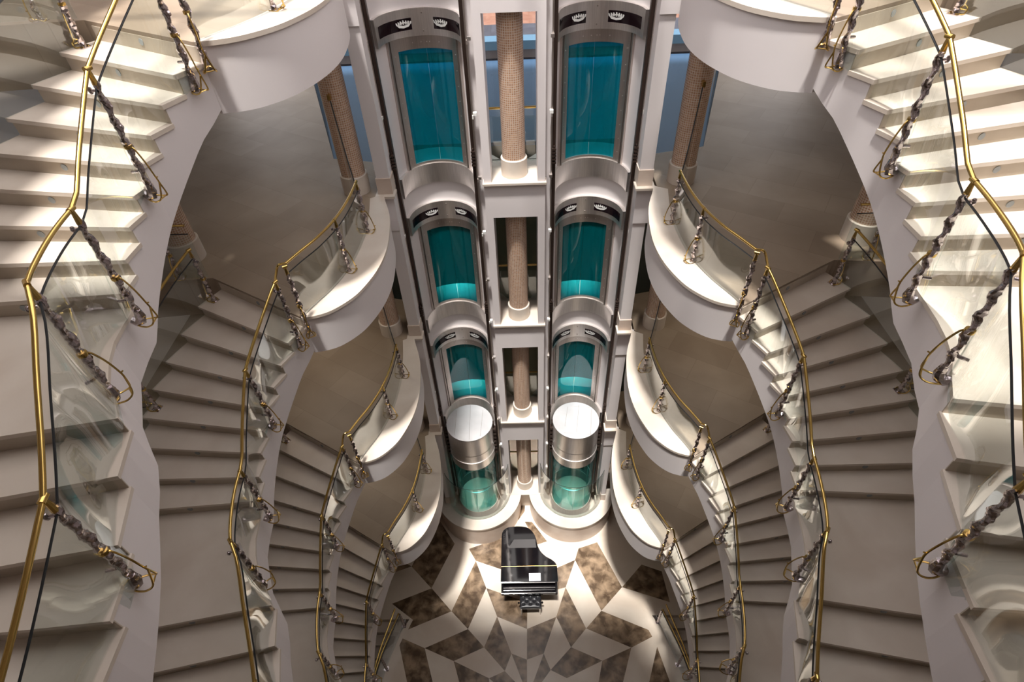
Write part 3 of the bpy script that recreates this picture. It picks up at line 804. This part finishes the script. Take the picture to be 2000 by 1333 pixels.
b = MB(); b.box(-7.8, 7.8, -5.2, 12.7, -3.7, -3.5); struct(b.build('floor', 'olive'))
b = MB(); b.box(-7.6, 7.6, 9.605, 12.6, ZG - 0.3, ZG); struct(b.build('floor', 'beige'))
# ------------------------------------------------------------------ stairs down from the hall, with their rails
for s in (1, -1):
    root = empty('lower_staircase', (0, 0, 0), label='stone steps going down beside the star floor on the %s' % SIDE[s], cat='staircase', group='lower staircases')
    IP = [(3.42, 5.95), (3.52, 5.68), (3.60, 5.42), (3.67, 5.15), (3.74, 4.9), (3.80, 4.65), (3.86, 4.38), (3.92, 4.1), (3.96, 3.8), (4.0, 3.5), (4.02, 3.2), (4.02, 2.9)]
    for k in range(len(IP) - 1):
        a, c = IP[k], IP[k + 1]
        t = MB(); t.prism([(s * a[0], a[1]), (s * c[0], c[1]), (s * 5.6, c[1]), (s * 5.6, a[1])], ZG - (k + 1) * h - 0.3, ZG - (k + 1) * h)
        t.build('tread', 'stone', root)
    b = MB(); A = [(s * x, y, ZG - 2.4) for x, y in IP]; B = [(s * x, y, ZG - 0.0) for x, y in IP]; b.ribbon(A, B, -0.02 * s); b.build('side_face', 'plaster', root)
    gr = empty('hall_guard_railing', (0, 0, 0), label='low glass railing with two gold rails at the %s edge of the star floor' % SIDE[s], cat='railing', group='hall guard railings')
    RP = catmull([Vector((s * x, y, 0)) for x, y in [(3.42, 5.78), (3.55, 5.35), (3.70, 4.85), (3.80, 4.35), (3.88, 3.8), (3.9, 3.2)]], 4)
    top = [Vector((p.x, p.y, ZG + RH)) for p in RP]
    segment(gr, s, top, bottom=[Vector((p.x, p.y, ZG + 0.02)) for p in RP])
    lo = [Vector((p.x + s * 0.10, p.y + 0.1, ZG + RH + 0.05 - 0.025 * i)) for i, p in enumerate(RP)]
    m = MB(); m.tube(lo, 0.022, 8); m.build('handrail', 'gold', gr, smooth=True)
    for i in (0, 9, 18):
        p = RP[i]
        b = post_mesh_builder(True); o = b.build('post', 'chrome', gr, smooth=True); o.location = (p.x, p.y, ZG + RH)
    g2 = empty('end_railing', (0, 0, 0), label='short gold-capped railing end beside the %s podium under the balcony' % SIDE[s], cat='railing', group='short railing ends')
    x0, y0 = s * 2.95, 8.62
    m = MB(); m.tube([(x0, y0, ZG + RH), (x0 + s * 1.0, y0 - 0.5, ZG + RH)], 0.024, 8); m.build('handrail', 'gold', g2, smooth=True)
    for q in (0.05, 0.95):
        o = post_mesh_builder(True).build('post', 'chrome', g2, smooth=True); o.location = (x0 + s * q, y0 - 0.5 * q, ZG + RH)
    m = MB(); m.ribbon([(x0, y0, ZG + .01), (x0 + s, y0 - .5, ZG + .01)], [(x0, y0, ZG + .74), (x0 + s, y0 - .5, ZG + .74)], 0.01); m.build('glass_panel', 'glass', g2)

# ------------------------------------------------------------------ grand piano and bench
pn = empty('grand_piano', (0, 0, 0), label='black lacquered grand piano on the star-patterned floor', cat='piano')
lid = [(-0.76, 6.51), (-0.755, 7.2), (-0.75, 7.80), (-0.72, 7.95), (-0.62, 8.05), (-0.48, 8.09), (-0.22, 8.10), (0.0, 8.05), (0.14, 7.91), (0.22, 7.73), (0.26, 7.52), (0.34, 7.34), (0.47, 7.20), (0.63, 7.10), (0.73, 7.01), (0.77, 6.88), (0.77, 6.51)]
lidc = [tuple(p) for p in catmull([Vector(q) for q in lid[2:15]], 4)]
lidc = lid[:2] + lidc + lid[15:]
cxp = (0.0, 7.2)
shr = lambda P, f: [((x - cxp[0]) * f + cxp[0], (y - cxp[1]) * f + cxp[1]) for x, y in P]
b = MB(); b.prism(shr(lidc, 0.985), -0.34, -0.045); b.build('case', 'piano', pn, smooth=False)
b = MB(); b.prism([p for p in lidc if p[1] > 6.90] + [(0.765, 6.925), (-0.757, 6.925)][0:0], -0.043, -0.02); b.v = [(x, max(y, 6.93), z) for x, y, z in b.v]
b2 = MB(); lower = [q for q in lidc if q[1] >= 6.93]; b2.prism([(-0.757, 6.93)] + lower + [(0.765, 6.93)], -0.043, -0.02); b2.build('lid', 'piano', pn, bevel=0.004)
b = MB(); b.prism([(-0.762, 6.50), (-0.757, 6.922), (0.767, 6.922), (0.772, 6.50)], -0.043, -0.02); b.build('front_lid', 'piano', pn, bevel=0.004)
b = MB(); b.tube([(-0.75, 6.926, -0.017), (0.76, 6.926, -0.017)], 0.010, 8); b.build('lid_hinge', 'gold', pn)
b = MB(); b.prism([(-0.56, 7.45), (0.22, 7.45), (0.20, 7.70), (-0.40, 7.70)], -0.0195, -0.017); b.build('lid_panel', 'felt', pn)
b = MB(); b.box(-0.75, 0.75, 6.27, 6.52, -0.34, -0.22); b.box(-0.75, -0.69, 6.24, 6.52, -0.22, -0.12); b.box(0.69, 0.75, 6.24, 6.52, -0.22, -0.12); b.box(-0.75, 0.75, 6.49, 6.53, -0.22, -0.05); b.build('key_bed', 'piano', pn, bevel=0.006)
b = MB(); b.box(-0.69, 0.69, 6.33, 6.47, -0.22, -0.165); b.build('fallboard', 'piano', pn, bevel=0.012)
b = MB()
for y, z in ((6.485, -0.048), (6.40, -0.163), (6.285, -0.215)): b.tube([(-0.69, y, z), (0.69, y, z)], 0.006, 6)
tag(b.build('edge_strip', 'steel', pn), 'bright steel edge strip')
for x, y in ((-0.6, 6.6), (0.6, 6.6), (-0.25, 7.8)):
    b = MB(); b.tube([(x, y, -0.34), (x, y, -0.9)], 0.05, 10, rs=[0.06, 0.035]); b.lathe([(0, ZG), (0.03, ZG), (0.035, ZG + 0.04), (0.02, ZG + 0.1), (0, ZG + 0.1)], x, y, 12); b.build('leg', 'piano', pn, smooth=True)
b = MB(); b.box(-0.12, 0.12, 6.75, 6.79, -0.92, -0.34); b.box(-0.1, 0.1, 6.6, 6.79, -0.93, -0.91); b.build('pedal_lyre', 'piano', pn)
sh = MB(); sh.box(0.0, 0.31, 6.52, 6.73, -0.0198, -0.018); o = sh.build('paper_sheet', 'paper'); tag(o, 'white sheet of paper lying on the piano lid', 'paper')
bn = empty('piano_bench', (0.02, 6.17, 0), label='black tufted leather bench tucked against the piano keyboard', cat='bench')
b = MB(); W2, D2 = 0.285, 0.175
nx, ny = 40, 26; v = []
tufts = [(-0.19, 0.08), (-0.0, 0.08), (0.19, 0.08), (-0.10, 0.0), (0.10, 0.0), (-0.19, -0.08), (0, -0.08), (0.19, -0.08)]
for j in range(ny + 1):
    for i in range(nx + 1):
        x = -W2 + 2 * W2 * i / nx; y = -D2 + 2 * D2 * j / ny
        z = -0.48 + 0.03 * (1 - (x / W2) ** 8) * (1 - (y / D2) ** 6)
        for tx, ty in tufts: z -= 0.032 * math.exp(-((x - tx) ** 2 + (y - ty) ** 2) / 0.0009)
        v.append((x, y, z))
f = [(j * (nx + 1) + i, j * (nx + 1) + i + 1, (j + 1) * (nx + 1) + i + 1, (j + 1) * (nx + 1) + i) for j in range(ny) for i in range(nx)]
b.add(v, f); b.box(-W2, W2, -D2, D2, -0.55, -0.485); b.build('cushion', 'leather', bn, smooth=True)
b = MB()
for tx, ty in tufts: b.lathe([(0.0, -0.478), (0.010, -0.481), (0.012, -0.488)], tx, ty, 8)
b.build('tuft_button', 'leather', bn, smooth=True)
b = MB(); b.box(-W2 + 0.01, W2 - 0.01, -D2 + 0.01, D2 - 0.01, -0.62, -0.55); b.build('frame', 'piano', bn)
for x in (-0.25, 0.25):
    for y in (-0.15, 0.15):
        b = MB(); b.tube([(x, y, -0.6), (x, y, ZG)], 0.02, 8, rs=[0.024, 0.016]); b.build('leg', 'steel', bn, smooth=True)
    b = MB(); sg = 1 if x > 0 else -1; b.tube([(x + sg * 0.02, 0.0, -0.58), (x + sg * 0.07, 0.0, -0.58)], 0.012, 8); b.lathe([(0, -0.61), (0.025, -0.60), (0.025, -0.56), (0, -0.55)], x + sg * 0.07, 0, 10); b.build('height_knob', 'piano', bn)

# ------------------------------------------------------------------ lamps of the landings and lift cars
def lamp(name, loc, e, size, c=(1.0, 0.93, 0.82)):
    d = bpy.data.lights.new(name, 'AREA'); d.energy = e; d.shape = 'DISK'; d.size = size; d.color = c; d.spread = math.radians(30 if size > 0.4 else 34)
    o = bpy.data.objects.new(name, d); col.objects.link(o); o.location = loc; return o
for s in (1, -1):
    cx = XC + s * 1.385
    for k in (3, 2, 1):
        lamp('landing_lamp', (cx, 10.80, F(k) + 2.55), 9, 0.3)
    lamp('car_lamp', (cx, 9.22, 3.30), 3.5, 0.5)
    for k, e in ((4, 8), (3, 30), (2, 34)):
        o = lamp('hall_fill_lamp', (s * 4.4, 8.6, F(k) + 2.68), e * 0.7, 1.6, (1.0, 0.88, 0.74)); o.data.spread = math.radians(150)  # unseen fill lights, added to brighten the side floors
